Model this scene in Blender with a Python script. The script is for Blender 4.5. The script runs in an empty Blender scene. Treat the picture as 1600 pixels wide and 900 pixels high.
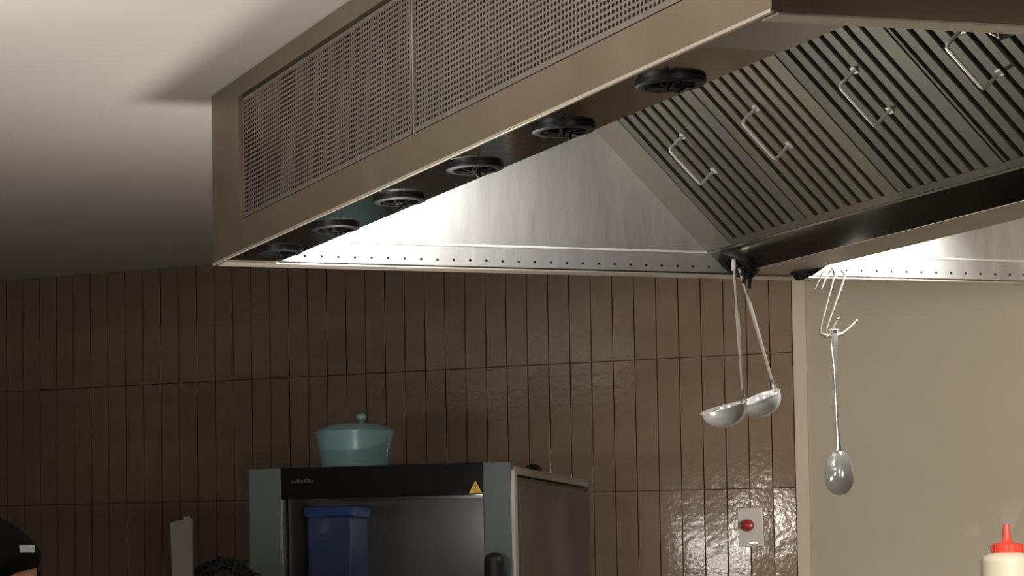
import bpy, bmesh, math, random
from mathutils import Vector, Matrix
random.seed(7)
C = bpy.context.scene.collection
PI = math.pi
# ------------------------------------------------------------------ camera
CZ = 1.25                                     # eye height
cd = bpy.data.cameras.new('camera'); cam = bpy.data.objects.new('camera', cd); C.objects.link(cam)
bpy.context.scene.camera = cam
f_, cx_, cy_, pit, rol = 3399.94, -79.04, 754.93, 0.04608, 0.00501
cd.sensor_fit = 'HORIZONTAL'; cd.sensor_width = 36; cd.lens = f_ / 1600 * 36
cd.shift_x = (800 - cx_) / 1600; cd.shift_y = (cy_ - 450) / 1600
cd.clip_start = .05; cd.clip_end = 60
R0 = Vector((1, 0, 0)); F0 = Vector((0, math.cos(pit), math.sin(pit))); U0 = R0.cross(F0)
Rr = R0 * math.cos(rol) - U0 * math.sin(rol); Uu = R0 * math.sin(rol) + U0 * math.cos(rol)
M = Matrix((Rr, Uu, -F0)).transposed().to_4x4(); M.translation = (0, 0, CZ)
cam.matrix_world = M
# ------------------------------------------------------------------ world, exposure
w = bpy.data.worlds.new('world'); bpy.context.scene.world = w; w.use_nodes = True
w.node_tree.nodes['Background'].inputs[0].default_value = (1, .95, .88, 1)
w.node_tree.nodes['Background'].inputs[1].default_value = 0.006
vs = bpy.context.scene.view_settings
vs.view_transform = 'Standard'; vs.look = 'None'; vs.gamma = 1; vs.use_curve_mapping = False
vs.exposure = 0.0
# ------------------------------------------------------------------ frames of reference
HX, HY, HZ, HA = .62442, 5.1, CZ + .74884, .20116        # hood: bottom far corner of its front face
WD, WA = 8.37356, -.48605                                # tiled wall: origin (0, WD), turned by WA
H, L, W1, W = .40025, 2.31179, .13884, 2.78
CEIL = HZ + H + .002
def hood_w(x, y, z):
    c, s = math.cos(HA), math.sin(HA); return Vector((HX + x*c - y*s, HY + x*s + y*c, HZ + z))
def wall_w(x, y, z):
    c, s = math.cos(WA), math.sin(WA); return Vector((x*c - y*s, WD + x*s + y*c, z))
# ------------------------------------------------------------------ lamps
def lamp(kind, name, loc, energy, col=(1, .93, .82), size=.1, target=None, **kw):
    l = bpy.data.lights.new(name, kind); l.energy = energy; l.color = col
    if kind == 'AREA': l.shape = 'DISK'; l.size = size
    else: l.shadow_soft_size = size
    for k, v in kw.items(): setattr(l, k, v)
    o = bpy.data.objects.new(name, l); C.objects.link(o); o.location = loc
    if target is not None:
        o.rotation_euler = (Vector(target) - Vector(loc)).to_track_quat('-Z', 'Y').to_euler()
    return o
# lamps inside the two halves of the hood, above the far end
lamp('SPOT', 'hood_lamp', hood_w(.34, -.30, .26), 40, (1, .98, .95), .04, hood_w(.42, -.05, .12), spot_size=math.radians(150), spot_blend=1)
lamp('SPOT', 'hood_lamp', hood_w(1.72, -.30, .15), 30, (1, .98, .95), .04, hood_w(1.66, -.05, .05), spot_size=math.radians(125), spot_blend=.7)
# added area light standing in for bounce off an unseen cooking range
lamp('AREA', 'range_bounce_fill', hood_w(.30, -.20, -.78), 9, (1, .94, .85), .24, hood_w(.27, -.22, 1))
# one lamp over the pass, then two unseen fills added: wall spot, ceiling uplight
lamp('AREA', 'pass_lamp', (1.3, 1.9, 1.75), 4.4, (1, .92, .80), .25, (1.55, 3.1, 1.2), spread=1.6)
lamp('SPOT', 'wall_fill_spot', (3.1, 2.0, 1.28), 690, (1, .90, .77), .4, (3.62, 7.0, 1.60), spot_size=math.radians(46), spot_blend=1)
lamp('AREA', 'ceiling_fill', (-.50, 3.1, 1.35), 52, (1, .95, .88), .5, (-.5, 3.3, 3))
# two unseen narrow spots added only to put glints in the glazed tiles
for q in ((-.55, 2.60, 1.56), (-.42, 2.75, 1.46)):
    lamp('SPOT', 'tile_glint_spot', q, 13, (1, .93, .82), .014, (2.62, 6.98, 1.36), spot_size=math.radians(15), spot_blend=.8)
# ------------------------------------------------------------------ materials
def mat(name, col, rough=.5, metal=0., noise=0., nscale=8., bump=0., bscale=60., stretch=(1, 1, 1), col2=None, emit=None, spec=.5, coat=0.):
    m = bpy.data.materials.new(name); m.use_nodes = True; nt = m.node_tree; b = nt.nodes['Principled BSDF']
    b.inputs['Base Color'].default_value = (*col, 1); b.inputs['Roughness'].default_value = rough
    b.inputs['Metallic'].default_value = metal; b.inputs['Specular IOR Level'].default_value = spec
    b.inputs['Coat Weight'].default_value = coat
    tc = nt.nodes.new('ShaderNodeTexCoord'); mp = nt.nodes.new('ShaderNodeMapping')
    mp.inputs['Scale'].default_value = stretch; nt.links.new(tc.outputs['Object'], mp.inputs['Vector'])
    if noise or col2:
        n = nt.nodes.new('ShaderNodeTexNoise'); n.inputs['Scale'].default_value = nscale; n.inputs['Detail'].default_value = 5
        nt.links.new(mp.outputs[0], n.inputs['Vector'])
        r = nt.nodes.new('ShaderNodeValToRGB'); r.color_ramp.elements[0].position = .32; r.color_ramp.elements[1].position = .68
        c2 = col2 or tuple(max(0, c * (1 - noise)) for c in col)
        r.color_ramp.elements[0].color = (*c2, 1); r.color_ramp.elements[1].color = (*col, 1)
        nt.links.new(n.outputs['Fac'], r.inputs[0]); nt.links.new(r.outputs[0], b.inputs['Base Color'])
    if bump:
        n2 = nt.nodes.new('ShaderNodeTexNoise'); n2.inputs['Scale'].default_value = bscale; n2.inputs['Detail'].default_value = 3
        nt.links.new(mp.outputs[0], n2.inputs['Vector'])
        bp = nt.nodes.new('ShaderNodeBump'); bp.inputs['Strength'].default_value = bump; bp.inputs['Distance'].default_value = .01
        nt.links.new(n2.outputs['Fac'], bp.inputs['Height']); nt.links.new(bp.outputs[0], b.inputs['Normal'])
    if emit:
        b.inputs['Emission Color'].default_value = (*emit[0], 1); b.inputs['Emission Strength'].default_value = emit[1]
    return m
m_ceil = mat('ceiling_paint', (.62, .59, .54), .8, noise=.03, nscale=3, bump=.05, bscale=90)
m_frame = mat('hood_frame_steel', (.30, .24, .175), .42, .7, col2=(.255, .202, .145), nscale=7, bump=.03, bscale=50)
m_steel = mat('brushed_steel', (.56, .55, .52), .30, 1., noise=.12, nscale=6, bump=.02, bscale=40, stretch=(1, 1, 8))
m_panel = mat('dented_steel', (.62, .615, .59), .42, .72, noise=.10, nscale=5, bump=.42, bscale=8, stretch=(1.6, 1, .6))
m_soffit = mat('soffit_steel', (.46, .455, .42), .11, 1., noise=.1, nscale=6, bump=.03, bscale=30)
m_mesh = mat('mesh_steel', (.34, .305, .262), .42, .75, noise=.15, nscale=5)
m_bright = mat('bright_steel', (.75, .73, .69), .28, 1.)
m_edge = mat('edge_highlight_steel', (.70, .62, .52), .35, .6)
m_filter = mat('filter_steel', (.20, .190, .164), .48, .85, noise=.15, nscale=4, bump=.02, bscale=30)
m_blank = mat('blanking_steel', (.30, .285, .25), .45, .85, noise=.1, nscale=4)
m_filter_w = mat('filter_steel_grease', (.235, .211, .165), .48, .85, noise=.2, nscale=4, bump=.02, bscale=30)
m_filter_d = mat('filter_steel_dark', (.185, .180, .154), .48, .85, noise=.2, nscale=4, bump=.02, bscale=30)
m_trough = mat('polished_steel', (.42, .40, .36), .16, 1., noise=.1, nscale=5)
m_troughb = mat('trough_base_steel', (.42, .36, .30), .4, .8, noise=.12, nscale=8)
m_dark = mat('shade_dark', (.02, .019, .017), .8)
m_black = mat('black_plastic', (.012, .012, .012), .45, noise=.2, nscale=20, spec=.25)
m_tile = mat('brown_glazed_tile', (.235, .173, .126), .10, 0, col2=(.204, .149, .109), nscale=9, bump=.045, bscale=42, spec=.4)
m_grout = mat('dark_grout', (.095, .066, .047), .85, noise=.2, nscale=30)
m_trim = mat('trim_strip', (.52, .45, .37), .5, noise=.05, nscale=10)
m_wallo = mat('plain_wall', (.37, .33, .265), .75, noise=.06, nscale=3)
m_floor = mat('floor_vinyl', (.10, .09, .08), .5, noise=.2, nscale=6, bump=.05)
m_ovgrey = mat('grey_oven_enamel', (.10, .124, .130), .5, 0., noise=.08, nscale=10)
m_ovside = mat('oven_side_steel', (.065, .050, .042), .40, .3, noise=.25, nscale=4)
m_ovtrim = mat('oven_pale_edge', (.40, .36, .31), .45, .3)
m_gloss_blk = mat('black_control_glass', (.006, .006, .006), .30, spec=.1)
m_cavity = mat('oven_cavity_enamel', (.30, .29, .28), .5)
m_yellow = mat('yellow_sticker', (.80, .50, .04), .5)
m_faint = mat('faint_print', (.045, .048, .05), .5)
m_teal = mat('teal_glaze', (.23, .40, .43), .28, noise=.12, nscale=14, bump=.08, bscale=25)
m_blue = mat('standin_blue', (.10, .15, .36), .4)
m_switch = mat('switch_plastic', (.60, .58, .55), .4)
m_red = mat('red_button', (.36, .02, .015), .3)
m_chrome = mat('polished_cutlery', (.86, .85, .82), .16, .85, bump=.05, bscale=35)
m_ladle = mat('ladle_steel', (.92, .91, .88), .20, .45, bump=.06, bscale=40)
m_spoon = mat('spoon_steel', (.90, .89, .86), .14, .65)
m_satin = mat('satin_steel', (.50, .46, .40), .38, .5)
m_handle = mat('handle_steel', (.80, .77, .70), .35, .45)
m_wire = mat('galvanised_wire', (.52, .49, .43), .35, .6)
m_cap = mat('red_cap', (.85, .085, .06), .4)
m_bottle = mat('cream_sauce_bottle', (.76, .71, .56), .4)
m_ink = mat('marker_ink', (.20, .18, .13), .6)
m_white = mat('white_plastic', (.86, .84, .80), .5)
m_cloth = mat('black_cotton', (.005, .005, .0055), .9, bump=.1, bscale=80, spec=.08)
m_trousers = mat('dark_trousers', (.02, .02, .022), .85)
m_skin = mat('skin', (.50, .23, .14), .5)
m_hair = mat('dark_hair', (.006, .0055, .005), .6, bump=.5, bscale=60, spec=.15)
m_logo = mat('white_tag', (.40, .42, .40), .6)
m_shoe = mat('black_shoe', (.01, .01, .01), .5)
# glass: clear pane, glossy by fresnel
m_glass = bpy.data.materials.new('oven_glass'); m_glass.use_nodes = True
nt = m_glass.node_tree; nt.nodes.clear()
o_ = nt.nodes.new('ShaderNodeOutputMaterial'); mx = nt.nodes.new('ShaderNodeMixShader'); tr = nt.nodes.new('ShaderNodeBsdfTransparent')
gl = nt.nodes.new('ShaderNodeBsdfGlossy'); fr = nt.nodes.new('ShaderNodeFresnel'); fr.inputs[0].default_value = 1.6
tr.inputs[0].default_value = (.80, .80, .81, 1); gl.inputs['Roughness'].default_value = .05
for a, b in ((fr.outputs[0], mx.inputs[0]), (tr.outputs[0], mx.inputs[1]), (gl.outputs[0], mx.inputs[2]), (mx.outputs[0], o_.inputs[0])): nt.links.new(a, b)
# pale streaks of reflection and haze painted into the plain wall
def haze_streaks(m):
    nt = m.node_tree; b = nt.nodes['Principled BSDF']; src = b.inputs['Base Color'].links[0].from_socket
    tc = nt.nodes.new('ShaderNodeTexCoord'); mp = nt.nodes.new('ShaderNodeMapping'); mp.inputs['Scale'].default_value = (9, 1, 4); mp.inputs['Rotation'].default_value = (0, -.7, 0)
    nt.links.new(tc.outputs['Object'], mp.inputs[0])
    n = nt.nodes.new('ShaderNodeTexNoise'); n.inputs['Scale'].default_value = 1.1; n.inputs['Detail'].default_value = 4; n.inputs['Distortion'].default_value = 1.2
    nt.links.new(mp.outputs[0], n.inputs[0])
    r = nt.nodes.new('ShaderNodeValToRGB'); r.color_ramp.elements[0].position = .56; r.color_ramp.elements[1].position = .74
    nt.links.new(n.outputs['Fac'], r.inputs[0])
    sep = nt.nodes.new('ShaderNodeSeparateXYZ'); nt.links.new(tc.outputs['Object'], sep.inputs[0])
    # a hazy area centred at (3.66, z 1.27) on the wall
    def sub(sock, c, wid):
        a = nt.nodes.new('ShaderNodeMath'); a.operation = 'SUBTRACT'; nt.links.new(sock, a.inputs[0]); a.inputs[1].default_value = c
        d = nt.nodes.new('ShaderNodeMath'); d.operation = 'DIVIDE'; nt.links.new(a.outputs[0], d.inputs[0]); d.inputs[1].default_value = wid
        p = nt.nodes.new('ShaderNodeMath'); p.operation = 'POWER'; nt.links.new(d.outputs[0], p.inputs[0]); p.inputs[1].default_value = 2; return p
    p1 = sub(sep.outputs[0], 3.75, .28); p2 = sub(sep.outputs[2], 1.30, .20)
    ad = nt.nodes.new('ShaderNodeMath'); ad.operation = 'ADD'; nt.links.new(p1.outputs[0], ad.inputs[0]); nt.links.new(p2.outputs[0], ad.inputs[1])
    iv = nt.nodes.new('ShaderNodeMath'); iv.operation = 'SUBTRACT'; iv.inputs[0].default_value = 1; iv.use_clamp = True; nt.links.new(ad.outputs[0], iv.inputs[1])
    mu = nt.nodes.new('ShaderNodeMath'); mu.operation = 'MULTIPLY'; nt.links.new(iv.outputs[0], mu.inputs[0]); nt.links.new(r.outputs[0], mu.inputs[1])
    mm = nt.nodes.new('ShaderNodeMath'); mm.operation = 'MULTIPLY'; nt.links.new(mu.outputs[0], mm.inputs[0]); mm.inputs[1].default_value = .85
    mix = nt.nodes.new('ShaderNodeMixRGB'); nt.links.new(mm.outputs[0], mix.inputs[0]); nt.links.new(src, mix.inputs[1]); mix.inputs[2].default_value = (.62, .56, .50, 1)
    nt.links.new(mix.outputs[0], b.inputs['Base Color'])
haze_streaks(m_wallo)
# ------------------------------------------------------------------ mesh helpers
def box(bm, x0, x1, y0, y1, z0, z1, bev=0.):
    r = bmesh.ops.create_cube(bm, size=1)
    for v in r['verts']:
        v.co = ((x0+x1)/2 + v.co.x*(x1-x0), (y0+y1)/2 + v.co.y*(y1-y0), (z0+z1)/2 + v.co.z*(z1-z0))
    if bev:
        es = list({e for v in r['verts'] for e in v.link_edges})
        bmesh.ops.bevel(bm, geom=es, offset=bev, segments=2, affect='EDGES', profile=.6)
def lathe(bm, prof, n=32, cx=0, cy=0, cz=0, close=True):
    rings = []
    for r, z in prof:
        if r < 1e-6: rings.append([bm.verts.new((cx, cy, cz + z))])
        else: rings.append([bm.verts.new((cx + r*math.cos(2*PI*i/n), cy + r*math.sin(2*PI*i/n), cz + z)) for i in range(n)])
    for a, b in zip(rings, rings[1:]):
        for i in range(n):
            j = (i+1) % n
            vs_ = [a[i % len(a)], a[j % len(a)], b[j % len(b)], b[i % len(b)]]
            u = []
            for v in vs_:
                if v not in u: u.append(v)
            if len(u) >= 3:
                try: bm.faces.new(u)
                except ValueError: pass
def tube(bm, pts, rad, n=8, smooth_it=0):
    pts = [Vector(p) for p in pts]
    rads = list(rad) if isinstance(rad, (list, tuple)) else [rad]*len(pts)
    for _ in range(smooth_it):
        q, rr = [pts[0]], [rads[0]]
        for i in range(len(pts)-1):
            a, b = pts[i], pts[i+1]; q += [a*.75+b*.25, a*.25+b*.75]; rr += [rads[i]*.75+rads[i+1]*.25, rads[i]*.25+rads[i+1]*.75]
        q.append(pts[-1]); rr.append(rads[-1]); pts, rads = q, rr
    up = Vector((.3, .9, .2)).normalized(); rings = []
    for i, p in enumerate(pts):
        d = (pts[min(i+1, len(pts)-1)] - pts[max(i-1, 0)]).normalized()
        a = d.cross(up)
        if a.length < .05: a = d.cross(Vector((1, 0, 0)))
        a.normalize(); b = d.cross(a)
        rings.append([bm.verts.new(p + rads[i]*(a*math.cos(2*PI*k/n) + b*math.sin(2*PI*k/n))) for k in range(n)])
    for r0, r1 in zip(rings, rings[1:]):
        for k in range(n): bm.faces.new([r0[k], r0[(k+1) % n], r1[(k+1) % n], r1[k]])
    bm.faces.new(rings[0][::-1]); bm.faces.new(rings[-1])
def prism(bm, poly, axis, a, b):
    """extrude a 2D polygon along an axis from a to b (axis 1: poly is x,z ; axis 0: poly is y,z)"""
    mk = (lambda p, t: (p[0], t, p[1])) if axis == 1 else (lambda p, t: (t, p[0], p[1]))
    va = [bm.verts.new(mk(p, a)) for p in poly]; vb = [bm.verts.new(mk(p, b)) for p in poly]
    bm.faces.new(va); bm.faces.new(vb[::-1])
    for i in range(len(poly)):
        j = (i+1) % len(poly); bm.faces.new([va[j], va[i], vb[i], vb[j]])
def B(): return bmesh.new()
def obj(name, bm, m, parent=None, smooth=False, loc=None, rotz=None):
    bmesh.ops.recalc_face_normals(bm, faces=bm.faces)
    me = bpy.data.meshes.new(name); bm.to_mesh(me); bm.free(); me.materials.append(m)
    if smooth:
        for p in me.polygons: p.use_smooth = True
        try: me.set_sharp_from_angle(angle=math.radians(40))
        except Exception: pass
    o = bpy.data.objects.new(name, me); C.objects.link(o)
    if parent: o.parent = parent
    if loc is not None: o.location = loc
    if rotz is not None: o.rotation_euler = (0, 0, rotz)
    return o
def tag(o, label=None, cat=None, group=None, kind=None):
    if label: o['label'] = label
    if cat: o['category'] = cat
    if group: o['group'] = group
    if kind: o['kind'] = kind
    return o
def thing(name, label, cat, loc=(0, 0, 0), rotz=0., group=None):
    o = bpy.data.objects.new(name, None); C.objects.link(o); o.location = loc; o.rotation_euler = (0, 0, rotz)
    o.empty_display_size = .05
    return tag(o, label, cat, group)
def copy_part(src, parent):
    c = src.copy(); C.objects.link(c); c.parent = parent; return c
def bx(name, m, parent, *a, bev=0., **k):
    b = B(); box(b, *a, bev=bev); return obj(name, b, m, parent, **k)

# ================================================================== setting
XL, XR, YN = -1.6, 7.2, -10.0                      # room in the frame of the tiled wall
def wallbox(name, m, *a, label=None):
    o = bx(name, m, None, *a, loc=(0, WD, 0), rotz=WA); o['kind'] = 'structure'
    if label: o['label'] = label
    return o
wallbox('floor', m_floor, XL, XR, YN, .1, -.1, 0, label='dark floor')
wallbox('ceiling', m_ceil, XL, XR, YN, .1, CEIL, CEIL + .1, label='off-white painted ceiling above the extractor hood')
wall = wallbox('wall_back', m_grout, XL, 3.062, .0, .1, 0, CEIL, label='wall of tall narrow brown glazed tiles')
wallbox('wall_rear', m_wallo, 3.062, XR, -.002, .1, 0, CEIL, label='plain beige wall right of the brown tiles, pale haze painted low down')
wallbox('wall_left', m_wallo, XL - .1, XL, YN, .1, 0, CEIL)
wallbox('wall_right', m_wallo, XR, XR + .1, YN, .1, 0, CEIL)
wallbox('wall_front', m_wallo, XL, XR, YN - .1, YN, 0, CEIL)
wallbox('trim_1', m_trim, 3.0610, 3.0995, -.016, -.002, 0, CEIL - .001, label='pale upright trim strip between the brown tiles and the plain wall')
# tiles: rows of upright tiles, each one a child of the wall
TW, TG, TH = .07019, .0028, .43359
rows = [(CZ + .72647, CEIL), (CZ + .29288, CZ + .72647), (CZ + .29288 - TH, CZ + .29288), (CZ + .29288 - 2*TH, CZ + .29288 - TH)]
for (z0, z1) in rows:
    hh = (z1 - z0)/2 - TG/2
    base = B(); box(base, -TW/2 + TG/2, TW/2 - TG/2, -.009, 0, -hh, hh, bev=.0007)
    me = None
    for i in range(56):
        if me is None:
            t = obj('tile', base, m_tile, wall, smooth=False); me = t.data
        else:
            t = bpy.data.objects.new('tile', me); C.objects.link(t); t.parent = wall
        t.location = (3.06027 - (i + .5)*TW, random.uniform(-.0006, .0006) - .0005, (z0+z1)/2)
        t.rotation_euler = (random.gauss(0, .005), 0, random.gauss(0, .006))

# ================================================================== extractor hood
hood = thing('extractor_hood', 'large stainless steel extractor hood hung under the ceiling, perforated front', 'extractor hood', (HX, HY, HZ), HA)
YA, YB = -.05, -2.277                              # inner faces of the far and near end panels
mz0, mz1, my0, my1 = .0715, .356, -2.0918, -.1895
def ring_frame(b, x0, x1, y0, y1, z0, z1, iy0, iy1, iz0, iz1):
    o = [(y0, z0), (y1, z0), (y1, z1), (y0, z1)]; q = [(iy0, iz0), (iy1, iz0), (iy1, iz1), (iy0, iz1)]
    vo = [[b.verts.new((x, *p)) for p in o] for x in (x0, x1)]; vi = [[b.verts.new((x, *p)) for p in q] for x in (x0, x1)]
    for k in range(4):
        l = (k+1) % 4
        for t in (0, 1): b.faces.new([vo[t][k], vo[t][l], vi[t][l], vi[t][k]])
        b.faces.new([vo[0][k], vo[0][l], vo[1][l], vo[1][k]]); b.faces.new([vi[0][k], vi[0][l], vi[1][l], vi[1][k]])
b = B(); ring_frame(b, 0, .016, -L, 0, 0, H - .001, my0, my1, mz0, mz1)
obj('front_frame', b, m_frame, hood)
b = B(); box(b, -.0025, .004, -L, 0, -.003, .0025, .001); obj('front_lip', b, m_edge, hood)  # lip paler than the frame, edge highlight put into its colour
bx('plenum_back', m_soffit, hood, W1 - .004, W1, YB, YA, 0, H - .004)
bx('plenum_shade_sheet', m_dark, hood, .050, .056, YB, YA, .006, H - .006)  # dark sheet added behind the mesh as shade for its holes
bx('diffuser_plate', m_soffit, hood, .005, W1, -2.119, YA, -.001, .004)
bx('corner_plate', m_steel, hood, .005, W1, YB, -2.1215, -.002, .004)
# perforated panels: a grid of real round holes
def perforated(ny, nz, py, pz, r, x, ry=1.):
    """cells in the y/z plane with an octagonal hole each"""
    b = B(); grid = {}
    def gv(i, j):
        if (i, j) not in grid: grid[(i, j)] = b.verts.new((x, i*py/2, j*pz/2))
        return grid[(i, j)]
    for i in range(ny):
        for j in range(nz):
            cy, cz = (i + .5)*py, (j + .5)*pz
            ring = [gv(2*i+2, 2*j+1), gv(2*i+2, 2*j+2), gv(2*i+1, 2*j+2), gv(2*i, 2*j+2), gv(2*i, 2*j+1), gv(2*i, 2*j), gv(2*i+1, 2*j), gv(2*i+2, 2*j)]
            hole = [b.verts.new((x, cy + r*ry*math.cos(PI/4*k), cz + r*math.sin(PI/4*k))) for k in range(8)]
            for k in range(8): b.faces.new([ring[k], ring[(k+1) % 8], hole[(k+1) % 8], hole[k]])
    return b
pane_len = (my1 - my0)/2 - .008
ny = 76; nz = 25
for k in range(2):
    y0 = my0 + .003 if k == 0 else (my0 + my1)/2 + .005
    fr_ = B(); mg = .008
    ph, pw = mz1 - mz0 - .010, pane_len
    box(fr_, .0075, .0105, y0, y0 + mg, mz0 + .006, mz0 + .006 + ph - .002); box(fr_, .0075, .0105, y0 + pw - mg, y0 + pw, mz0 + .006, mz0 + .004 + ph)
    box(fr_, .0075, .0105, y0, y0 + pw, mz0 + .006, mz0 + .006 + mg); box(fr_, .0075, .0105, y0, y0 + pw, mz0 + .004 + ph - mg, mz0 + .004 + ph)
    p = obj('mesh_border', fr_, m_mesh, hood)
    g = perforated(ny, nz, (pw - 2*mg)/ny, (ph - .002 - 2*mg)/nz, .0035, .009, 1.25)
    for v in g.verts: v.co.y += y0 + mg; v.co.z += mz0 + .006 + mg
    o = obj('perforated_mesh', g, m_mesh, hood); o['kind'] = 'stuff'
bx('mesh_joint', m_bright, hood, .003, .010, -1.1535, -1.1495, mz0, mz1)
# end panels
bx('end_panel', m_frame, hood, 0.0165, W, -.040, 0, -.002, H - .001, bev=.0015)
bx('end_panel', m_frame, hood, 0.0165, W, -L, YB, -.002, H - .001, bev=.0015)
bx('end_rim', m_edge, hood, .010, W, -.053, -.0015, -.0045, -.001, bev=.001)
bx('end_rim', m_edge, hood, .010, W, -L + .001, YB + .004, -.0045, -.001, bev=.001)
# perforated lip along the far end, one row of holes
PL = .04178; nh = int((W - 2*W1)/PL)
g = perforated(nh, 1, PL, .046, .0034, 0)
R_ = Matrix.Rotation(-PI/2, 3, 'Z')                 # turn y into x
for v in g.verts:
    y, z = v.co.y, v.co.z
    if abs(z - .023) < .006 : z -= .009
    v.co = (W1 + .049 + y - .0 , YA - .001, z + .003)
lip = obj('perforated_lip', g, m_panel, hood)
bx('lip_end', m_panel, hood, W1, W1 + .049, YA - .002, YA, .003, .049)
bx('lip_shade_sheet', m_dark, hood, W1, W - W1, YA + .003, YA + .008, .004, .049)  # dark sheet standing in for shade inside the lip holes
b = B(); prism(b, [(YA, .0495), (YA - .0040, .0520), (YA - .0040, .0530), (YA, .0560)], 0, W1, W - W1); obj('lip_fold', b, mat('fold_highlight', (.80, .79, .75), .5, .2), hood)  # bright ridge highlight of the fold put into its pale colour
bx('end_lining', m_panel, hood, W1, W - W1, YA - .001, YA + .004, .054, H - .004)
bx('end_lining', m_panel, hood, W1, W - W1, YB - .002, YB + .003, .002, H - .004)
bx('roof_panel', m_steel, hood, 0.0165, W, YB, YA, H - .004, H - .001)
# centre trough between the two filter banks
P0x, P0z = 1.2522, .0498; SQ = math.sqrt(.5)
def tr_prof(pts, t=.003):
    return pts + [(x, z + t) for x, z in reversed(pts)]
b = B(); prism(b, tr_prof([(P0x, P0z), (1.318, 0)], .004), 1, YB, YA); obj('trough_side', b, m_trough, hood)
b = B(); prism(b, tr_prof([(2*1.39 - 1.318, 0), (2*1.39 - P0x, P0z)], .004), 1, YB, YA); obj('trough_side', b, m_trough, hood)
b = B(); prism(b, tr_prof([(1.318, -.001), (1.369, -.001)]), 1, YB, YA); obj('trough_base', b, m_troughb, hood)
b = B(); prism(b, tr_prof([(1.371, 0), (2*1.39 - 1.318, 0)]), 1, YB, YA); obj('trough_base', b, m_troughb, hood)
b = B(); prism(b, [(P0x - .006, P0z - .0005), (P0x + .001, P0z - .003), (P0x + .003, P0z + .001), (P0x - .003, P0z + .004)], 1, YB, YA); obj('trough_edge', b, m_bright, hood)
# blanking strip beside the first filter and the sloped panel of the far bank
def slope(y, s, n): return Vector((P0x - s*SQ - n*SQ, y, P0z + s*SQ - n*SQ))       # n: out of the filter face
def sbox(b, y0, y1, s0, s1, n0, n1):
    vs_ = [b.verts.new(slope(y, s, n)) for y in (y0, y1) for s in (s0, s1) for n in (n0, n1)]
    for q in ((0, 1, 3, 2), (4, 6, 7, 5), (0, 4, 5, 1), (2, 3, 7, 6), (0, 2, 6, 4), (1, 5, 7, 3)): b.faces.new([vs_[i] for i in q])
SM = .470
b = B(); sbox(b, -.105, YA, .006, SM, -.012, .0005); sbox(b, -.166, -.1055, .006, SM, -.012, .003); sbox(b, -.1665, -.1045, .006, SM, -.010, -.004)
obj('blanking_strip', b, m_blank, hood)
b = B()
prism(b, [(2*1.39 - P0x, P0z + .004), (2*1.39 - P0x + SM*SQ, P0z + .004 + SM*SQ), (2*1.39 - P0x + SM*SQ, P0z + .012 + SM*SQ), (2*1.39 - P0x, P0z + .012)], 1, YB, YA)
obj('sloped_panel', b, m_filter, hood)
b = B(); box(b, W - W1, W - .0, YB, YA, 0, H - .004, .001); obj('back_plenum', b, m_frame, hood)
# swirl diffusers in the underside of the front plenum
dm = {}
for k in range(6):
    y = -1.922 + .3368*k
    if not dm:
        b = B(); lathe(b, [(.0, -.001), (.030, -.001), (.0365, -.006), (.0375, -.0090), (.046, -.0090), (.0505, -.007), (.0515, -.002), (.0515, .001)], 40)
        ring = obj('diffuser', b, m_black, hood, smooth=True)
        vn = []
        for j in range(8):
            b = B(); box(b, .008, .036, -.0012, .0012, -.011, -.002)
            for v in b.verts: v.co.y += (v.co.z + .002)*.6
            bmesh.ops.rotate(b, verts=b.verts, cent=(0, 0, 0), matrix=Matrix.Rotation(2*PI*j/8, 3, 'Z')); vn.append(obj('vane', b, m_black, ring))
        for dx in (-.0105, .0105):
            b = B(); box(b, -.003, .003, -.0025, .0025, -.020, -.004, .001)
            for v in b.verts:
                v.co += Vector((dx, -.006 + dx*.25, 0))
            vn.append(obj('prong', b, m_black, ring))
        b = B(); lathe(b, [(0, -.012), (.008, -.012), (.010, -.002)], 16); vn.append(obj('hub', b, m_black, ring))
        dm['r'] = ring; dm['v'] = vn
    else:
        ring = copy_part(dm['r'], hood)
        for v in dm['v']: copy_part(v, ring)
    ring.location = (.0772, y, -.001); ring.rotation_euler = (0, 0, .35*k)
    if k == 0: ring.rotation_euler = (0, 0, .0)
# two black nozzles under the far end of the trough, with prongs
def nozzle(x, sgn, prongs):
    b = B(); lathe(b, [(0, .002), (.022, .002), (.026, -.006), (.028, -.016), (.046, -.016), (.050, -.010), (.051, .004), (.051, .012)], 36)
    o = obj('nozzle', b, m_black, hood, smooth=True)
    o.location = (x, -.115, .020); o.rotation_euler = (0, sgn*.64, 0)
    for dx in prongs:
        b = B(); tube(b, [(dx, -.012, -.002), (dx*1.1, -.020, -.025), (dx*1.25 + .006, -.022, -.046)], .0042, 6); obj('prong', b, m_black, o)
    b = B(); lathe(b, [(0, -.012), (.012, -.012), (.015, .002)], 16); obj('hub', b, m_black, o)
nozzle(1.297, 1, (.018, .034)); nozzle(2*1.39 - 1.291, -1, ())

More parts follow.
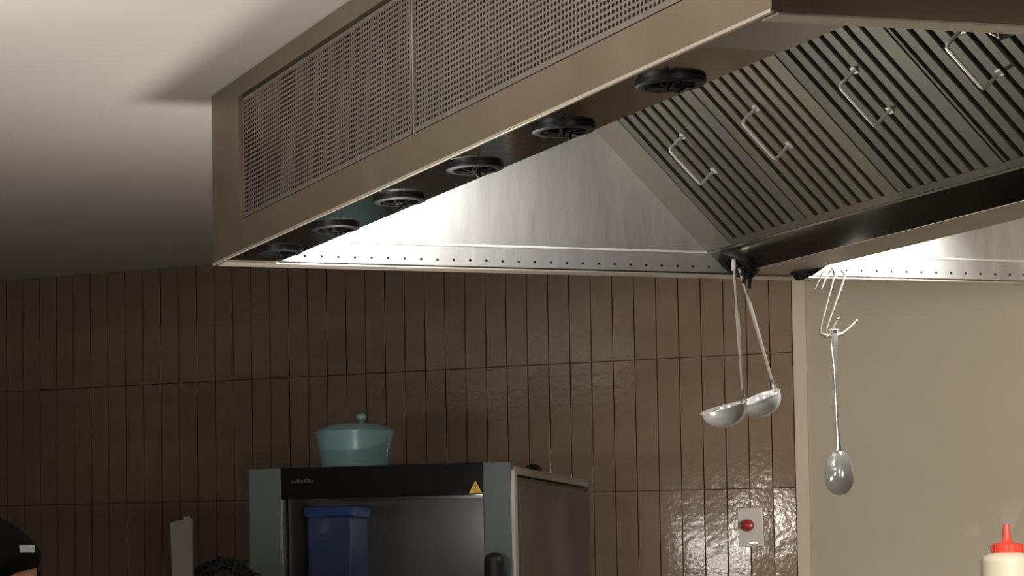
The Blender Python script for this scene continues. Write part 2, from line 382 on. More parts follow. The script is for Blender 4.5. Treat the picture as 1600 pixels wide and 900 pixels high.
# ================================================================== baffle filters (lift out by their handles)
fspec = [(-.1675, -.4895, [-.2005 - .04015*i for i in range(7)], -.3365, m_filter, 'first baffle filter from the bright end panel, dark grey steel next to the blank strip', .0),
         (-.4905, -.8195, [-.5300 - .0399*i for i in range(7)], -.6375, m_filter_w, 'tan-tinted baffle filter, second from the bright end panel', .0),
         (-.8205, -1.1490, [-.8610 - .0397*i for i in range(7)], -.9885, m_filter_d, 'third baffle filter from the bright end panel, broad pale band on its near edge', .0),
         (-1.1500, -1.4850, [-1.1630 - .0412*i for i in range(8)], -1.3180, m_filter_d, 'fourth baffle filter, darkest of those in view, cut by the near hood edge', .0)]
b = B(); sbox(b, YB, -1.4862, .005, SM - .002, -.016, .002); obj('filter_blank', b, m_filter_d, hood)
for y0, y1, slots, hc, fm, lab, _ in fspec:
    o0 = hood_w(*slope((y0+y1)/2, 0, 0))
    ft = thing('baffle_filter', lab, 'grease filter', o0, HA, 'baffle filters in the hood')
    org = slope((y0+y1)/2, 0, 0)
    def fin(name, b, m, parent, smooth=False):
        bmesh.ops.translate(b, verts=b.verts, vec=-org); return obj(name, b, m, parent, smooth)
    sw = .0052                                      # half slot
    s0, s1 = .005, SM - .002
    # frame: bottom and top rails, two side channels
    b = B()
    sbox(b, y1, y0, s0, .0225, -.018, .0035); sbox(b, y1, y0, s1 - .012, s1, -.018, .0035)
    sbox(b, slots[0] + sw, y0, .0225, s1 - .012, -.018, .002)
    sbox(b, y1, slots[-1] - sw, .0225, s1 - .012, -.018, .002)
    if slots[0] + sw < y0 - .02: sbox(b, slots[0] + sw, slots[0] + sw + .012, .0225, s1 - .012, .002, .0042)
    sbox(b, y1, y1 + .0025, .0225, s1 - .012, .002, .005)
    fin('frame', b, fm, ft)
    for a, c in zip(slots, slots[1:]):
        ya, yb = a - sw, c + sw
        b = B()
        # a pressed channel: flat crown, a rolled lip along the near edge, both edges folded back
        pr = [(ya, -.012), (ya, .0008), (ya - .0012, .0016), (yb + .0052, .0016), (yb + .0034, .0044), (yb + .0012, .0044), (yb, .0018), (yb, -.012), (yb + .0015, -.012), (yb + .0016, .000), (ya - .0016, -.0004), (ya - .0015, -.012)]
        va = [b.verts.new(slope(p[0], .0225, p[1])) for p in pr]; vb = [b.verts.new(slope(p[0], s1 - .012, p[1])) for p in pr]
        for i in range(len(pr)):
            j = (i+1) % len(pr); b.faces.new([va[i], va[j], vb[j], vb[i]])
        b.faces.new(va); b.faces.new(vb[::-1])
        fin('baffle', b, fm, ft)
    b = B()
    for a in slots: sbox(b, a - .015, a + .015, .0225, s1 - .012, -.024, -.021)
    rb = fin('rear_baffle', b, m_dark, ft)  # near-black instead of steel, slot shade put into the colour
    b = B()
    tube(b, [slope(hc, .320, .002), slope(hc, .320, .046), slope(hc, .3165, .0515), slope(hc, .310, .052), slope(hc, .220, .052), slope(hc, .2135, .0515), slope(hc, .210, .046), slope(hc, .210, .002)], .0038, 8)
    hdl = fin('handle', b, m_handle, ft, True)
    for sf in (.320, .210):
        b = B(); sbox(b, hc - .007, hc + .007, sf - .008, sf + .008, .0025, .0050); fin('handle_foot', b, m_handle, hdl)
    if hc == -1.3180:                                # small dark latch with a bright spring on the fourth filter
        b = B(); sbox(b, -1.432, -1.392, .276, .296, .003, .016); lt = fin('latch', b, m_dark, ft)
        b = B(); tube(b, [slope(-1.390, .300, .018), slope(-1.402, .284, .020), slope(-1.412, .300, .018)], .0016, 6); fin('latch_spring', b, m_handle, lt)

# ================================================================== hanging ladles, wire hook, spoon  (hood frame, y about -.12)
def hp(x, y, z): return hood_w(x, y, z)
def ladle(label, top, bot, rim_c, rim_r, tilt, depth):
    """top, bot, rim_c: points in the hood frame"""
    o = Vector(rim_c); T = Vector(top); Bt = Vector(bot)
    t = thing('ladle', label, 'ladle', hp(*o), HA, 'ladles hanging from the hood trough')
    def fin(name, b, m=m_chrome, sm=True, par=None):
        bmesh.ops.translate(b, verts=b.verts, vec=-o); return obj(name, b, m, par or t, sm)
    b = B(); d = (Bt - T)
    tube(b, [T + d*q for q in (.02, .25, .32, .5, .75, 1)], [.0040, .0034, .0046, .0046, .0038, .0032], 8); hh = fin('handle', b, m_satin)
    b = B()
    tube(b, [T + Vector((.0, .0, -.006)), T + Vector((.0, .0, .006)), T + Vector((.001, .002, .014)), T + Vector((.004, .008, .015)), T + Vector((.006, .012, .008)), T + Vector((.006, .012, -.010))], .0050, 8, 1); fin('hook', b, m_handle, par=hh)
    b = B(); prof = []
    for k in range(13):
        a = PI/2*k/12; prof.append((rim_r*math.sin(a)**.9, -depth*math.cos(a)))
    prof += [(rim_r + .003, .001), (rim_r + .002, .003), (rim_r - .002, .001)]
    for k in range(12, -1, -1):
        a = PI/2*k/12; prof.append(((rim_r - .002)*math.sin(a)**.9, -(depth - .002)*math.cos(a) + .0005))
    lathe(b, prof, 40)
    bmesh.ops.rotate(b, verts=b.verts, cent=(0, 0, 0), matrix=Matrix.Rotation(-tilt, 3, 'Y'))
    bmesh.ops.translate(b, verts=b.verts, vec=o); fin('bowl', b, m_ladle)
    b = B(); e = o + Vector((rim_r*math.cos(tilt), 0, rim_r*math.sin(tilt)))
    tube(b, [Bt + (T - Bt).normalized()*.02, Bt, e + Vector((.002, 0, -.002)), e + Vector((-.003, 0, -.018))], [.0040, .0050, .0058, .0034], 8, 1); fin('neck', b)
ladle('left ladle of the hanging pair, handle straight down, lower bowl', (1.2673, -.140, .0072), (1.2464, -.200, -.3184), (1.1955, -.20, -.3425), .0525, .30, .046)
ladle('right ladle of the hanging pair, handle slanting, bowl close to the trim strip', (1.3020, -.100, .0186), (1.4133, -.065, -.2767), (1.3735, -.065, -.3060), .0500, .44, .046)

hk = thing('wire_hook', 'pale double wire hook hanging from the hood trough, holding the spoon', 'hook', hp(1.53, -.12, .01), HA)
ho = Vector((1.53, -.12, .01))
for name_, pts in (('wire', [(1.4897, -.128, -.0426), (1.5045, -.134, -.0077), (1.5190, -.136, .0090), (1.5350, -.132, .0105), (1.5460, -.126, -.002), (1.5442, -.124, -.0162), (1.5063, -.12, -.1395), (1.5085, -.12, -.1515), (1.5180, -.12, -.1575), (1.5260, -.12, -.158), (1.5353, -.121, -.1500), (1.5521, -.125, -.1135)]),
                   ('wire', [(1.5123, -.120, -.0421), (1.5253, -.122, -.0104), (1.5420, -.122, .0080), (1.5640, -.120, .0100), (1.5780, -.117, .0), (1.5800, -.116, -.0122), (1.5289, -.112, -.1359), (1.5290, -.112, -.1480), (1.5360, -.112, -.1540), (1.5563, -.114, -.1550), (1.5738, -.116, -.1477), (1.6060, -.120, -.1187)])):
    b = B(); tube(b, [Vector(q) - ho for q in pts], .0026, 8, 2); wobj = obj(name_, b, m_wire, hk, True)
    e = Vector(pts[-1]) - ho; b = B(); bmesh.ops.create_icosphere(b, subdivisions=2, radius=.0042, matrix=Matrix.Translation(e)); obj('wire_tip', b, m_wire, wobj, True)
b = B(); tube(b, [Vector(q) - ho for q in ((1.512, -.122, -.1535), (1.545, -.115, -.1555), (1.572, -.114, -.1490))], .0038, 8, 1); obj('cross_bar', b, m_wire, hk, True)

sp = thing('serving_spoon', 'long steel serving spoon hanging from the wire hook before the plain wall', 'spoon', hp(1.5540, -.118, -.40), HA)
so = Vector((1.5540, -.118, -.40))
def ribbon(b, rows):           # rows: (x, z, half width, half thickness)
    rings = []
    for x, z, hw, ht in rows:
        rings.append([b.verts.new(Vector((x + hw*math.cos(a), -.118 + ht*math.sin(a), z)) - so) for a in [2*PI*k/12 for k in range(12)]])
    for r0, r1 in zip(rings, rings[1:]):
        for k in range(12): b.faces.new([r0[k], r0[(k+1) % 12], r1[(k+1) % 12], r1[k]])
    b.faces.new(rings[0][::-1]); b.faces.new(rings[-1])
b = B()
ribbon(b, [(1.5450, -.1400, .006, .002), (1.5450, -.1420, .0115, .0028), (1.5449, -.165, .0108, .003), (1.5445, -.195, .0078, .003), (1.5443, -.2150, .0052, .003), (1.5444, -.2250, .0048, .003), (1.5450, -.235, .0040, .003),
           (1.5465, -.30, .0043, .003), (1.5490, -.38, .0048, .0032), (1.5510, -.42, .0055, .0035), (1.5515, -.437, .0085, .003)])
obj('handle', b, m_chrome, sp, True)
b = B(); tube(b, [Vector((1.5449 - .0115*s_, -.1215, -.142)) - so for s_ in (1, -1)], .003, 6); obj('hook_end', b, m_chrome, sp, True)
# bowl of the spoon: an egg-shaped dished shell seen from its back
b = B(); NU, NV = 20, 40; zc, hwid, hlen = -.4885, .0335, .0565; xo = 1.5515
def spo(u, v, off):
    a = 2*PI*v/NV; q = math.sin(PI/2*u/NU)
    ez = q*math.cos(a); ex = q*math.sin(a)*(1 - .16*ez)
    d = -.022*(1 - q**2.2) + off
    return Vector((xo + hwid*ex, -.114 + d, zc + hlen*ez)) - so
for off in (0, .0025):
    c0 = b.verts.new(spo(0, 0, off)); prev = None
    for u in range(1, NU + 1):
        ring = [b.verts.new(spo(u, v, off if u < NU else .0012)) for v in range(NV)]
        for v in range(NV):
            if prev is None: b.faces.new([c0, ring[v], ring[(v+1) % NV]])
            else: b.faces.new([prev[v], prev[(v+1) % NV], ring[(v+1) % NV], ring[v]])
        prev = ring
bmesh.ops.remove_doubles(b, verts=b.verts, dist=.0002)
bmesh.ops.rotate(b, verts=b.verts, cent=Vector((xo, -.118, zc)) - so, matrix=Matrix.Rotation(math.radians(-24), 3, 'Z'))
obj('bowl', b, m_spoon, sp, True)

# ================================================================== oven on its bench
OX0, OX1, OY0, OY1 = 1.7256, 2.4933, -1.4031, -.3948
OT = CZ + .3178; OB = .90
ov = thing('convection_oven', 'grey convection oven with black control band and glass door before the tiles', 'oven', wall_w(OX0, OY0, OB), WA)
def ob(name, m, parent, x0, x1, y0, y1, z0, z1, bev=0., **k):      # box in wall coordinates, made local to the oven
    return bx(name, m, parent, x0 - OX0, x1 - OX0, y0 - OY0, y1 - OY0, z0 - OB, z1 - OB, bev=bev, **k)
b = B()
for a in ((OX0, OX0 + .02, OY0 + .03, OY1, OB, OT - .004), (OX0, OX1, OY1 - .02, OY1, OB, OT - .004), (OX0, OX1, OY0 + .03, OY1, OB, OB + .03)):
    box(b, a[0] - OX0, a[1] - OX0, a[2] - OY0, a[3] - OY0, a[4] - OB, a[5] - OB, .003)
obj('casing', b, m_ovgrey, ov)
ob('side_panel', m_ovside, ov, OX1 - .02, OX1, OY0 + .028, OY1, OB, OT - .028, .012)
b = B()
box(b, 0, OX1 - OX0, .02, OY1 - OY0, OT - .026 - OB, OT - OB, .012)
obj('top_panel', b, m_ovtrim, ov)
ob('front_edge', m_ovtrim, ov, OX1 - .012, OX1 + .002, OY0 + .004, OY0 + .034, OB, OT - .012, .003)
ob('front_pillar', m_ovgrey, ov, OX0, 1.8240, OY0, OY0 + .06, OB, OT + .010, .004)
ob('front_pillar', m_ovgrey, ov, 2.4080, OX1 - .008, OY0, OY0 + .06, OB, OT + .010, .004)
band = ob('control_band', m_gloss_blk, ov, 1.8242, 2.4078, OY0 + .001, OY0 + .055, CZ + .2390, OT + .010, .002)
door = ob('door_frame', m_gloss_blk, ov, 1.8242, 2.4078, OY0 + .008, OY0 + .028, OB + .002, OB + .05)
ob('door_edge', m_bright, door, 1.8242, 1.8275, OY0 + .002, OY0 + .018, OB + .03, CZ + .236)
ob('door_glass', m_glass, ov, 1.8276, 2.4076, OY0 + .012, OY0 + .017, OB + .05, CZ + .238)
b = B()
for a in ((1.825, 1.835, OY0 + .06, OY0 + .62, OB + .05, CZ + .26), (2.397, 2.407, OY0 + .06, OY0 + .62, OB + .05, CZ + .26), (1.825, 2.407, OY0 + .61, OY0 + .62, OB + .05, CZ + .26), (1.825, 2.407, OY0 + .06, OY0 + .62, CZ + .25, CZ + .26), (1.825, 2.407, OY0 + .06, OY0 + .62, OB + .04, OB + .05)):
    box(b, a[0] - OX0, a[1] - OX0, a[2] - OY0, a[3] - OY0, a[4] - OB, a[5] - OB)
obj('cavity', b, m_cavity, ov)
for z in (1.02, 1.12):
    b = B()
    for k in range(9): tube(b, [(1.837 - OX0 + .069*k, .08, z - OB), (1.837 - OX0 + .069*k, .58, z - OB)], .003, 6)
    for yy in (.09, .57): tube(b, [(1.836 - OX0, yy, z - OB - .004), (2.396 - OX0, yy, z - OB - .004)], .003, 6)
    obj('rack', b, m_bright, ov)
lamp('POINT', 'cavity_fill', wall_w(2.30, OY0 + .47, CZ + .17), .45, (1, .95, .9), .03)  # added unseen light that brightens the oven cavity
# vertical door handle with rounded top
b = B(); hx, hy = 2.4500 - OX0, -.052
tube(b, [(hx, hy, OB + .06 - OB), (hx, hy, CZ + .045 - OB), (hx, hy, CZ + .058 - OB), (hx, hy, CZ + .068 - OB), (hx, hy, CZ + .0745 - OB), (hx, hy, CZ + .0765 - OB)], [.028, .028, .0270, .0225, .013, .004], 20)
h_ = obj('door_handle', b, m_black, ov, True)
for zz in (.30, .10):
    b = B(); tube(b, [(hx, hy, zz), (hx, .012, zz)], .012, 12); obj('handle_post', b, m_black, h_)
# yellow warning triangle with its dark mark
b = B(); tz = CZ + .2425; tx = 2.3880 - OX0
prism_pts = [(tx - .0185, tz - OB), (tx + .0185, tz - OB), (tx, tz + .034 - OB)]
prism(b, prism_pts, 1, -.0008, .0008); tri = obj('warning_triangle', b, m_yellow, band)
b = B(); prism(b, [(tx - .0016, tz + .011 - OB), (tx + .0016, tz + .011 - OB), (tx + .0022, tz + .023 - OB), (tx - .0022, tz + .023 - OB)], 1, -.0012, .0); box(b, tx - .0016, tx + .0016, -.0012, 0, tz + .0055 - OB, tz + .0085 - OB)
obj('warning_mark', b, m_ink, band)
# faint wordmark, too faint to be read: low grey strokes
b = B(); x = 1.8545 - OX0
for wdt, ht in ((.006, .007), (.007, .006), (.008, .011), (.007, .008), (.009, .010), (.009, .011), (.006, .007)):
    box(b, x, x + wdt, -.0006, .001, CZ + .2835 - OB, CZ + .2835 + ht - OB); x += wdt + .0025
obj('wordmark', b, m_faint, band)
# blue tub added inside the oven for a reflection in its glass
standin = thing('blue_standin', 'dim blue tub standing in for a reflection at the left side of the oven glass', 'standin', wall_w(1.935, OY0 + .16, 1.121 + .003), WA)
b = B(); tb = .345
lathe_ = None
box(b, -.066, .066, -.06, .10, 0, tb - .03, .006); box(b, -.071, .071, -.065, .105, tb - .03, tb, .004); obj('body', b, m_blue, standin)
bx('standin_band', mat('standin_light_blue', (.05, .18, .50), .4), standin, -.072, .072, -.066, .106, tb - .028, tb - .004)

# black rubber foot/cap lying on the oven top
b = B(); lathe(b, [(0, 0), (.024, 0), (.026, .006), (.018, .016), (.007, .020), (0, .020)], 20)
for v in b.verts: v.co.y *= 2.0
cp = obj('rubber_cap', b, m_black, None, True, loc=wall_w(2.462, -1.03, OT), rotz=WA + .15); tag(cp, 'small black rubber cap lying on the right edge of the oven top', 'cap')

# lidded bowl
bw = thing('tureen', 'pale teal ceramic tureen with knobbed lid standing on the oven', 'tureen', wall_w(1.952, -1.103, OT + .0005), WA)
b = B(); lathe(b, [(0, 0), (.088, 0), (.094, .004), (.100, .03), (.107, .065), (.112, .100), (.1175, .118), (.1185, .122), (.115, .124), (.110, .118), (.100, .06), (.088, .010), (0, .008)], 48); obj('bowl', b, m_teal, bw, True)
b = B(); lathe(b, [(.1205, .1215), (.1215, .126), (.114, .131), (.098, .139), (.082, .146), (.078, .1475), (.060, .151), (.030, .1545), (0, .155), ], 48); lidp = obj('lid', b, m_teal, bw, True)
b = B(); lathe(b, [(.009, .153), (.007, .159), (.009, .163), (.0145, .168), (.0160, .174), (.0135, .180), (.006, .184), (0, .185)], 24); kn = obj('knob', b, m_teal, lidp, True)
kn.location = (.022, 0, -.0015)

# bench under the oven
bn = thing('work_bench', 'stainless work bench carrying the oven, below the picture edge', 'bench', wall_w(1.55, -1.5, 0), WA)
bx('bench_top', m_steel, bn, -.55, 1.25, 0, 1.25, .86, .90, bev=.004)
for x in (-.5, 1.15):
    for y in (.05, 1.15): bx('leg', m_steel, bn, x, x + .04, y, y + .04, 0, .86)
bx('under_shelf', m_steel, bn, -.5, 1.2, .05, 1.2, .25, .27)

# white upright box on the wall, left of the oven
wb = thing('wall_box', 'narrow off-white upright box on the brown tiles, left of the oven', 'box', wall_w(.966, -.0095, CZ - .23), WA)
b = B(); pr = [(-.030, 0), (.040, 0), (.042, .462), (.018, .461), (.008, .454), (-.043, .449)]
prism(b, pr, 1, -.022, 0); bmesh.ops.bevel(b, geom=list(b.edges), offset=.003, segments=2, affect='EDGES'); obj('shell', b, m_white, wb)
bx('nub', m_white, wb, .006, .034, -.018, -.004, .455, .470, bev=.003)

# switch plate
sw_ = thing('switch_plate', 'pale wall switch plate with a round red button on the brown tiles', 'switch', wall_w(2.9212, -.0098, CZ + .1677), WA)
pl = bx('plate', m_switch, sw_, -.0385, .0385, -.010, 0, -.062, .062, bev=.003); pl.rotation_euler = (0, math.radians(-1.2), 0)
b = B(); lathe(b, [(.0195, 0), (.0195, .006), (.0175, .008), (.0175, .016), (.0155, .021), (.009, .0235), (0, .024)], 28); bmesh.ops.rotate(b, verts=b.verts, cent=(0, 0, 0), matrix=Matrix.Rotation(PI/2, 3, 'X'))
bt = obj('button', b, m_red, sw_, True, loc=(-.009, -.010, .006))
bx('pale_strip', m_bright, sw_, -.006, .020, -.0112, -.009, -.054, -.047, bev=.001)  # pale strip low on the plate

# ================================================================== pass counter and sauce bottle (near, right)
pc = thing('pass_counter', 'steel pass counter under the sauce bottle, below the picture edge', 'counter', (1.95, 2.95, 0), 0)
bx('counter_top', m_steel, pc, -.65, .75, -.25, .25, 1.095, 1.125, bev=.004)
for x in (-.6, .66):
    for y in (-.2, .16): bx('leg', m_steel, pc, x, x + .04, y, y + .04, 0, 1.095)
sb = thing('squeeze_bottle', 'cream squeeze bottle with red nozzle cap in the lower right corner', 'bottle', (1.4570, 3.0, 1.125), 0)
zb_ = 1.125
b = B(); lathe(b, [(0, 0), (.029, 0), (.0325, .004), (.0333, .012), (.0333, CZ + .022 - zb_), (.0325, CZ + .0265 - zb_), (.029, CZ + .0305 - zb_), (.022, CZ + .0335 - zb_), (.018, CZ + .0355 - zb_), (0, CZ + .0355 - zb_)], 40); body = obj('body', b, m_bottle, sb, True)
b = B(); lathe(b, [(.0190, CZ + .0345 - zb_), (.0203, CZ + .0355 - zb_), (.0203, CZ + .0460 - zb_), (.0185, CZ + .0475 - zb_), (.0085, CZ + .0490 - zb_), (.0062, CZ + .0515 - zb_), (.0054, CZ + .058 - zb_), (.0040, CZ + .0725 - zb_), (.0034, CZ + .0742 - zb_), (0, CZ + .0744 - zb_)], 28); capo = obj('cap', b, m_cap, sb, True)
b = B()
for k in range(20):
    a = 2*PI*k/20; tube(b, [(.0203*math.cos(a), .0203*math.sin(a), CZ + .037 - zb_), (.0203*math.cos(a), .0203*math.sin(a), CZ + .045 - zb_)], .0008, 4)
obj('cap_rib', b, m_cap, capo)
b = B()
def onb(x, z): 
    y = -math.sqrt(max(0, .0335**2 - x*x)); return (x, y - .0002, z)
tube(b, [onb(.0135, CZ + .0115 - zb_), onb(.018, CZ + .0092 - zb_), onb(.0235, CZ + .0060 - zb_), onb(.029, CZ + .0045 - zb_)], .0009, 5)
obj('pen_stroke', b, m_ink, body)

# ================================================================== people (mostly outside the frame)
def skin_body(name, pts, edges, m, parent, sub=2, root=0):
    me = bpy.data.meshes.new(name); me.from_pydata([p[:3] for p in pts], edges, []); me.materials.append(m)
    o = bpy.data.objects.new(name, me); C.objects.link(o); o.parent = parent
    md = o.modifiers.new('skin', 'SKIN'); md.use_smooth_shade = True
    for i, p in enumerate(pts):
        sv = me.skin_vertices[0].data[i]; r = p[3]; sv.radius = r if isinstance(r, tuple) else (r, r); sv.use_root = (i == root)
    s_ = o.modifiers.new('sub', 'SUBSURF'); s_.levels = sub; s_.render_levels = sub
    dg = bpy.context.evaluated_depsgraph_get(); ev = o.evaluated_get(dg); nm = bpy.data.meshes.new_from_object(ev)
    o.modifiers.clear(); o.data = nm
    if not nm.materials: nm.materials.append(m)
    for p in nm.polygons: p.use_smooth = True
    return o
def head(parent, c, r, tx, ty, hair=True, face=True):
    """head ellipsoid with jaw, nose, eyes, ears; facing local -Y before turning by ty about Z and tx about X"""
    rot = Matrix.Rotation(ty, 3, 'Z') @ Matrix.Rotation(tx, 3, 'X'); c = Vector(c)
    def put(b, name, m, par, sm=True):
        bmesh.ops.rotate(b, verts=b.verts, cent=(0, 0, 0), matrix=rot); bmesh.ops.translate(b, verts=b.verts, vec=c); return obj(name, b, m, par, sm)
    b = B(); bmesh.ops.create_uvsphere(b, u_segments=32, v_segments=24, radius=1)
    for v in b.verts:
        x, y, z = v.co
        k = 1.0 if z > -.1 else 1 - .28*min(1, (-z - .1)/.9)**1.2
        yy = y*.098*(1 if y > 0 else .96)
        if z < -.2 and y < 0: yy -= .012*(-z - .2)
        if z < -.2 and y > 0: yy *= 1 - .45*(-z - .2)
        nose = .024*math.exp(-((x/.16)**2))*math.exp(-((z + .22)/.22)**2) if y < 0 else 0
        eye = .008*(math.exp(-(((x - .38)/.2)**2)) + math.exp(-(((x + .38)/.2)**2)))*math.exp(-((z - .02)/.14)**2) if y < 0 else 0
        lip = .006*math.exp(-((x/.28)**2))*math.exp(-((z + .58)/.08)**2) if y < 0 else 0
        v.co = (x*.077*k, yy - nose + eye - lip, z*.118)
    hd = put(b, 'head', m_skin, parent)
    for sx in (-1, 1):
        b = B(); bmesh.ops.create_uvsphere(b, u_segments=12, v_segments=8, radius=1)
        for v in b.verts: v.co = (sx*.078 + v.co.x*.010, .008 + v.co.y*.018 + v.co.x*sx*.006, -.006 + v.co.z*.030)
        put(b, 'ear', m_skin, hd)
        b = B(); bmesh.ops.create_uvsphere(b, u_segments=10, v_segments=8, radius=.0085, matrix=Matrix.Translation((sx*.029, -.082, .003))); put(b, 'eye', m_black, hd)
    if hair:
        b = B(); bmesh.ops.create_uvsphere(b, u_segments=48, v_segments=32, radius=1)
        kill = [v for v in b.verts if v.co.z < -.35 or (v.co.y < -.15 and v.co.z < .52)]
        bmesh.ops.delete(b, geom=kill, context='VERTS')
        for v in b.verts:
            k = 1 + .045*math.sin(9*v.co.x + 4*v.co.y)*math.cos(8*v.co.z + 3*v.co.x) + random.uniform(-.02, .03)
            v.co = (v.co.x*.098*k, v.co.y*.112*k + .002, v.co.z*.127*k)
        bmesh.ops.solidify(b, geom=list(b.faces), thickness=.006)
        put(b, 'hair', m_hair, hd)
        b = B()
        for _ in range(420):
            a = random.uniform(0, 2*PI); z = random.uniform(.15, .99); q = math.sqrt(1 - z*z)
            n = Vector((q*math.cos(a), q*math.sin(a), z))
            if n.y < -.3 and n.z < .6: continue
            p = Vector((n.x*.097, n.y*.110, n.z*.125)); d = Vector((random.uniform(-1, 1), random.uniform(-1, 1), random.uniform(-.4, .8))).normalized()
            d = (d - n*d.dot(n)*.85).normalized(); tube(b, [p, p + n*.005 + d*.014, p + n*.002 + d*.030], [.0046, .0042, .0020], 5)
        hs = put(b, 'hair_strands', m_hair, hd); hs['kind'] = 'stuff'
    return hd
def hand(parent, wrist, fwd, up, m):
    """palm and five separate bent fingers"""
    wrist = Vector(wrist); fwd = Vector(fwd).normalized(); side = fwd.cross(Vector(up)).normalized(); nn = side.cross(fwd)
    P = lambda a, s, n: tuple(wrist + fwd*a + side*s + nn*n)
    pts = [(*P(0, 0, 0), .026), (*P(.035, 0, 0), .030), (*P(.075, 0, 0), .034)]; ed = [(0, 1), (1, 2)]
    for s_, ln in ((-.030, .066), (-.010, .076), (.010, .071), (.029, .056)):
        i = len(pts); pts += [(*P(.080, s_*.95, -.002), .0095), (*P(.080 + ln*.45, s_*1.1, -.010), .0085), (*P(.080 + ln*.75, s_*1.1, -.026), .008), (*P(.080 + ln*.9, s_*1.1, -.042), .007)]
        ed += [(2, i), (i, i+1), (i+1, i+2), (i+2, i+3)]
    i = len(pts); pts += [(*P(.03, -.038, -.004), .011), (*P(.058, -.055, -.016), .010), (*P(.082, -.058, -.026), .0085)]; ed += [(1, i), (i, i+1), (i+1, i+2)]
    return skin_body('hand', pts, ed, m, parent, 2)

# person A: left edge, stooping to the left over the work, black short-sleeved shirt; the curve of the back and the sleeve are in view
pa = thing('person', 'person in black short-sleeved shirt with white sleeve tag, stooping at the left edge', 'person', (.04, 5.0, 0), 0)
def A(x, y, z, r): return (x - .04, y - 5.0, z, r)
trunk = [A(.08, 5.06, .88, (.15, .12)), A(.07, 5.06, 1.02, (.15, .13)), A(.045, 5.06, 1.15, (.175, .165)), A(.012, 5.06, 1.255, (.19, .185)), A(-.09, 5.05, 1.33, (.13, .13)), A(-.19, 5.04, 1.385, (.058, .058))]
pts = trunk + [A(.08, 4.97, .82, .10), A(.11, 4.97, .48, .072), A(.13, 4.97, .10, .048), A(.06, 4.96, .035, .042), A(-.03, 4.955, .03, .034),
               A(.08, 5.16, .82, .10), A(.04, 5.16, .48, .072), A(.06, 5.16, .10, .048), A(-.01, 5.17, .035, .042), A(-.10, 5.175, .03, .034),
               A(.055, 4.885, 1.335, .066), A(.190, 4.79, 1.180, .048), A(.12, 4.77, 1.05, .042), A(-.02, 4.80, 1.03, .035), A(-.12, 4.83, 1.02, .029),
               A(-.05, 5.22, 1.31, .066), A(-.04, 5.27, 1.16, .048), A(-.05, 5.28, 1.05, .042), A(-.16, 5.24, 1.02, .035), A(-.26, 5.20, 1.01, .029)]
ed = [(0, 1), (1, 2), (2, 3), (3, 4), (4, 5), (0, 6), (6, 7), (7, 8), (8, 9), (9, 10), (0, 11), (11, 12), (12, 13), (13, 14), (14, 15), (3, 16), (16, 17), (17, 18), (18, 19), (19, 20), (3, 21), (21, 22), (22, 23), (23, 24), (24, 25)]
skin_body('body', pts, ed, m_skin, pa, 2)
sh = [(*p[:3], (p[3][0]*1.2 + .016, p[3][1]*1.2 + .016)) for p in trunk[:5]] + [A(.055, 4.875, 1.345, .098), A(.138, 4.812, 1.280, .086), A(.150, 4.804, 1.262, .084), A(-.05, 5.22, 1.31, .092), A(-.042, 5.26, 1.215, .074)]
shirt = skin_body('shirt', sh, [(0, 1), (1, 2), (2, 3), (3, 4), (3, 5), (5, 6), (6, 7), (3, 8), (8, 9)], m_cloth, pa, 2)
tp = [A(.08, 5.06, .91, (.155, .125))] + [(*p[:3], p[3] + .012) for p in (pts[6], pts[7], pts[8], pts[11], pts[12], pts[13])]
skin_body('trousers', tp, [(0, 1), (1, 2), (2, 3), (0, 4), (4, 5), (5, 6)], m_trousers, pa, 2)
for q in (8, 13):
    x, y, z = pts[q][:3]
    b = B(); box(b, x - .21, x + .055, y - .05, y + .05, 0, .085, .03); obj('shoe', b, m_shoe, pa, True)
hand(pa, pts[20][:3], (-1, .1, -.1), (0, 0, 1), m_skin); hand(pa, pts[25][:3], (-1, -.1, -.1), (0, 0, 1), m_skin)
head(pa, (trunk[5][0] - .085, trunk[5][1] - .005, trunk[5][2] + .09), .1, .45, -PI/2)
bx('sleeve_tag', m_logo, shirt, .112, .146, -.262, -.254, CZ + .066, CZ + .082, bev=.002)

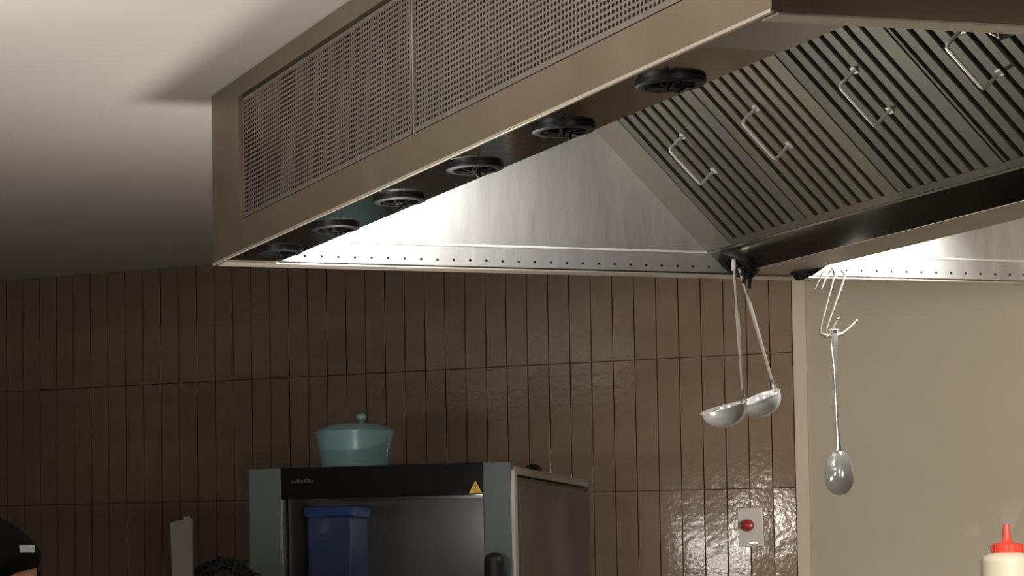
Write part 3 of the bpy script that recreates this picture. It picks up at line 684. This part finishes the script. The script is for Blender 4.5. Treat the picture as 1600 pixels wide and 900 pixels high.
# person B: only the dark hair shows, just left of the oven, bowed over
pb = thing('person', 'person with untidy dark hair bowed low, just left of the oven', 'person', (.735, 6.02, 0), 0)
def Bq(x, y, z, r): return (x - .765, y - 6.02, z, r)
tr_ = [Bq(.78, 6.02, .72, (.14, .11)), Bq(.78, 5.99, .84, (.13, .105)), Bq(.78, 5.93, .96, (.145, .11)), Bq(.775, 5.87, 1.04, (.13, .10)), Bq(.77, 5.84, 1.10, .055), Bq(.765, 5.82, 1.16, .052)]
pts = tr_ + [Bq(.70, 6.0, .66, .095), Bq(.69, 5.84, .42, .070), Bq(.69, 5.98, .10, .046), Bq(.69, 5.89, .035, .04), Bq(.86, 6.0, .66, .095), Bq(.87, 5.84, .42, .070), Bq(.87, 5.98, .10, .046), Bq(.87, 5.89, .035, .04),
             Bq(.62, 5.88, 1.02, .060), Bq(.575, 5.80, .86, .046), Bq(.60, 5.66, .80, .036), Bq(.63, 5.56, .82, .028), Bq(.93, 5.88, 1.02, .060), Bq(.975, 5.80, .86, .046), Bq(.95, 5.66, .80, .036), Bq(.92, 5.56, .82, .028)]
ed = [(0, 1), (1, 2), (2, 3), (3, 4), (4, 5), (0, 6), (6, 7), (7, 8), (8, 9), (0, 10), (10, 11), (11, 12), (12, 13), (3, 14), (14, 15), (15, 16), (16, 17), (3, 18), (18, 19), (19, 20), (20, 21)]
skin_body('body', pts, ed, m_skin, pb, 2)
sh = [(*p[:3], (p[3][0] + .014, p[3][1] + .014)) for p in tr_[:4]] + [(*pts[14][:3], .075), (*pts[15][:3], .060), (*pts[18][:3], .075), (*pts[19][:3], .060)]
skin_body('shirt', sh, [(0, 1), (1, 2), (2, 3), (3, 4), (4, 5), (3, 6), (6, 7)], m_cloth, pb, 2)
tp = [(*tr_[0][:3], (.152, .122))] + [(*pts[i][:3], pts[i][3] + .012) for i in (6, 7, 8, 10, 11, 12)]
skin_body('trousers', tp, [(0, 1), (1, 2), (2, 3), (0, 4), (4, 5), (5, 6)], m_trousers, pb, 2)
for q in (8, 12):
    x, y, z = pts[q][:3]
    b = B(); box(b, x - .05, x + .05, y - .20, y + .06, 0, .085, .03); obj('shoe', b, m_shoe, pb, True)
hand(pb, pts[17][:3], (.1, -1, 0), (0, 0, 1), m_skin); hand(pb, pts[21][:3], (-.1, -1, 0), (0, 0, 1), m_skin)
head(pb, (.762 - .765, 5.81 - 6.02, CZ - .068), .1, .25, 0)
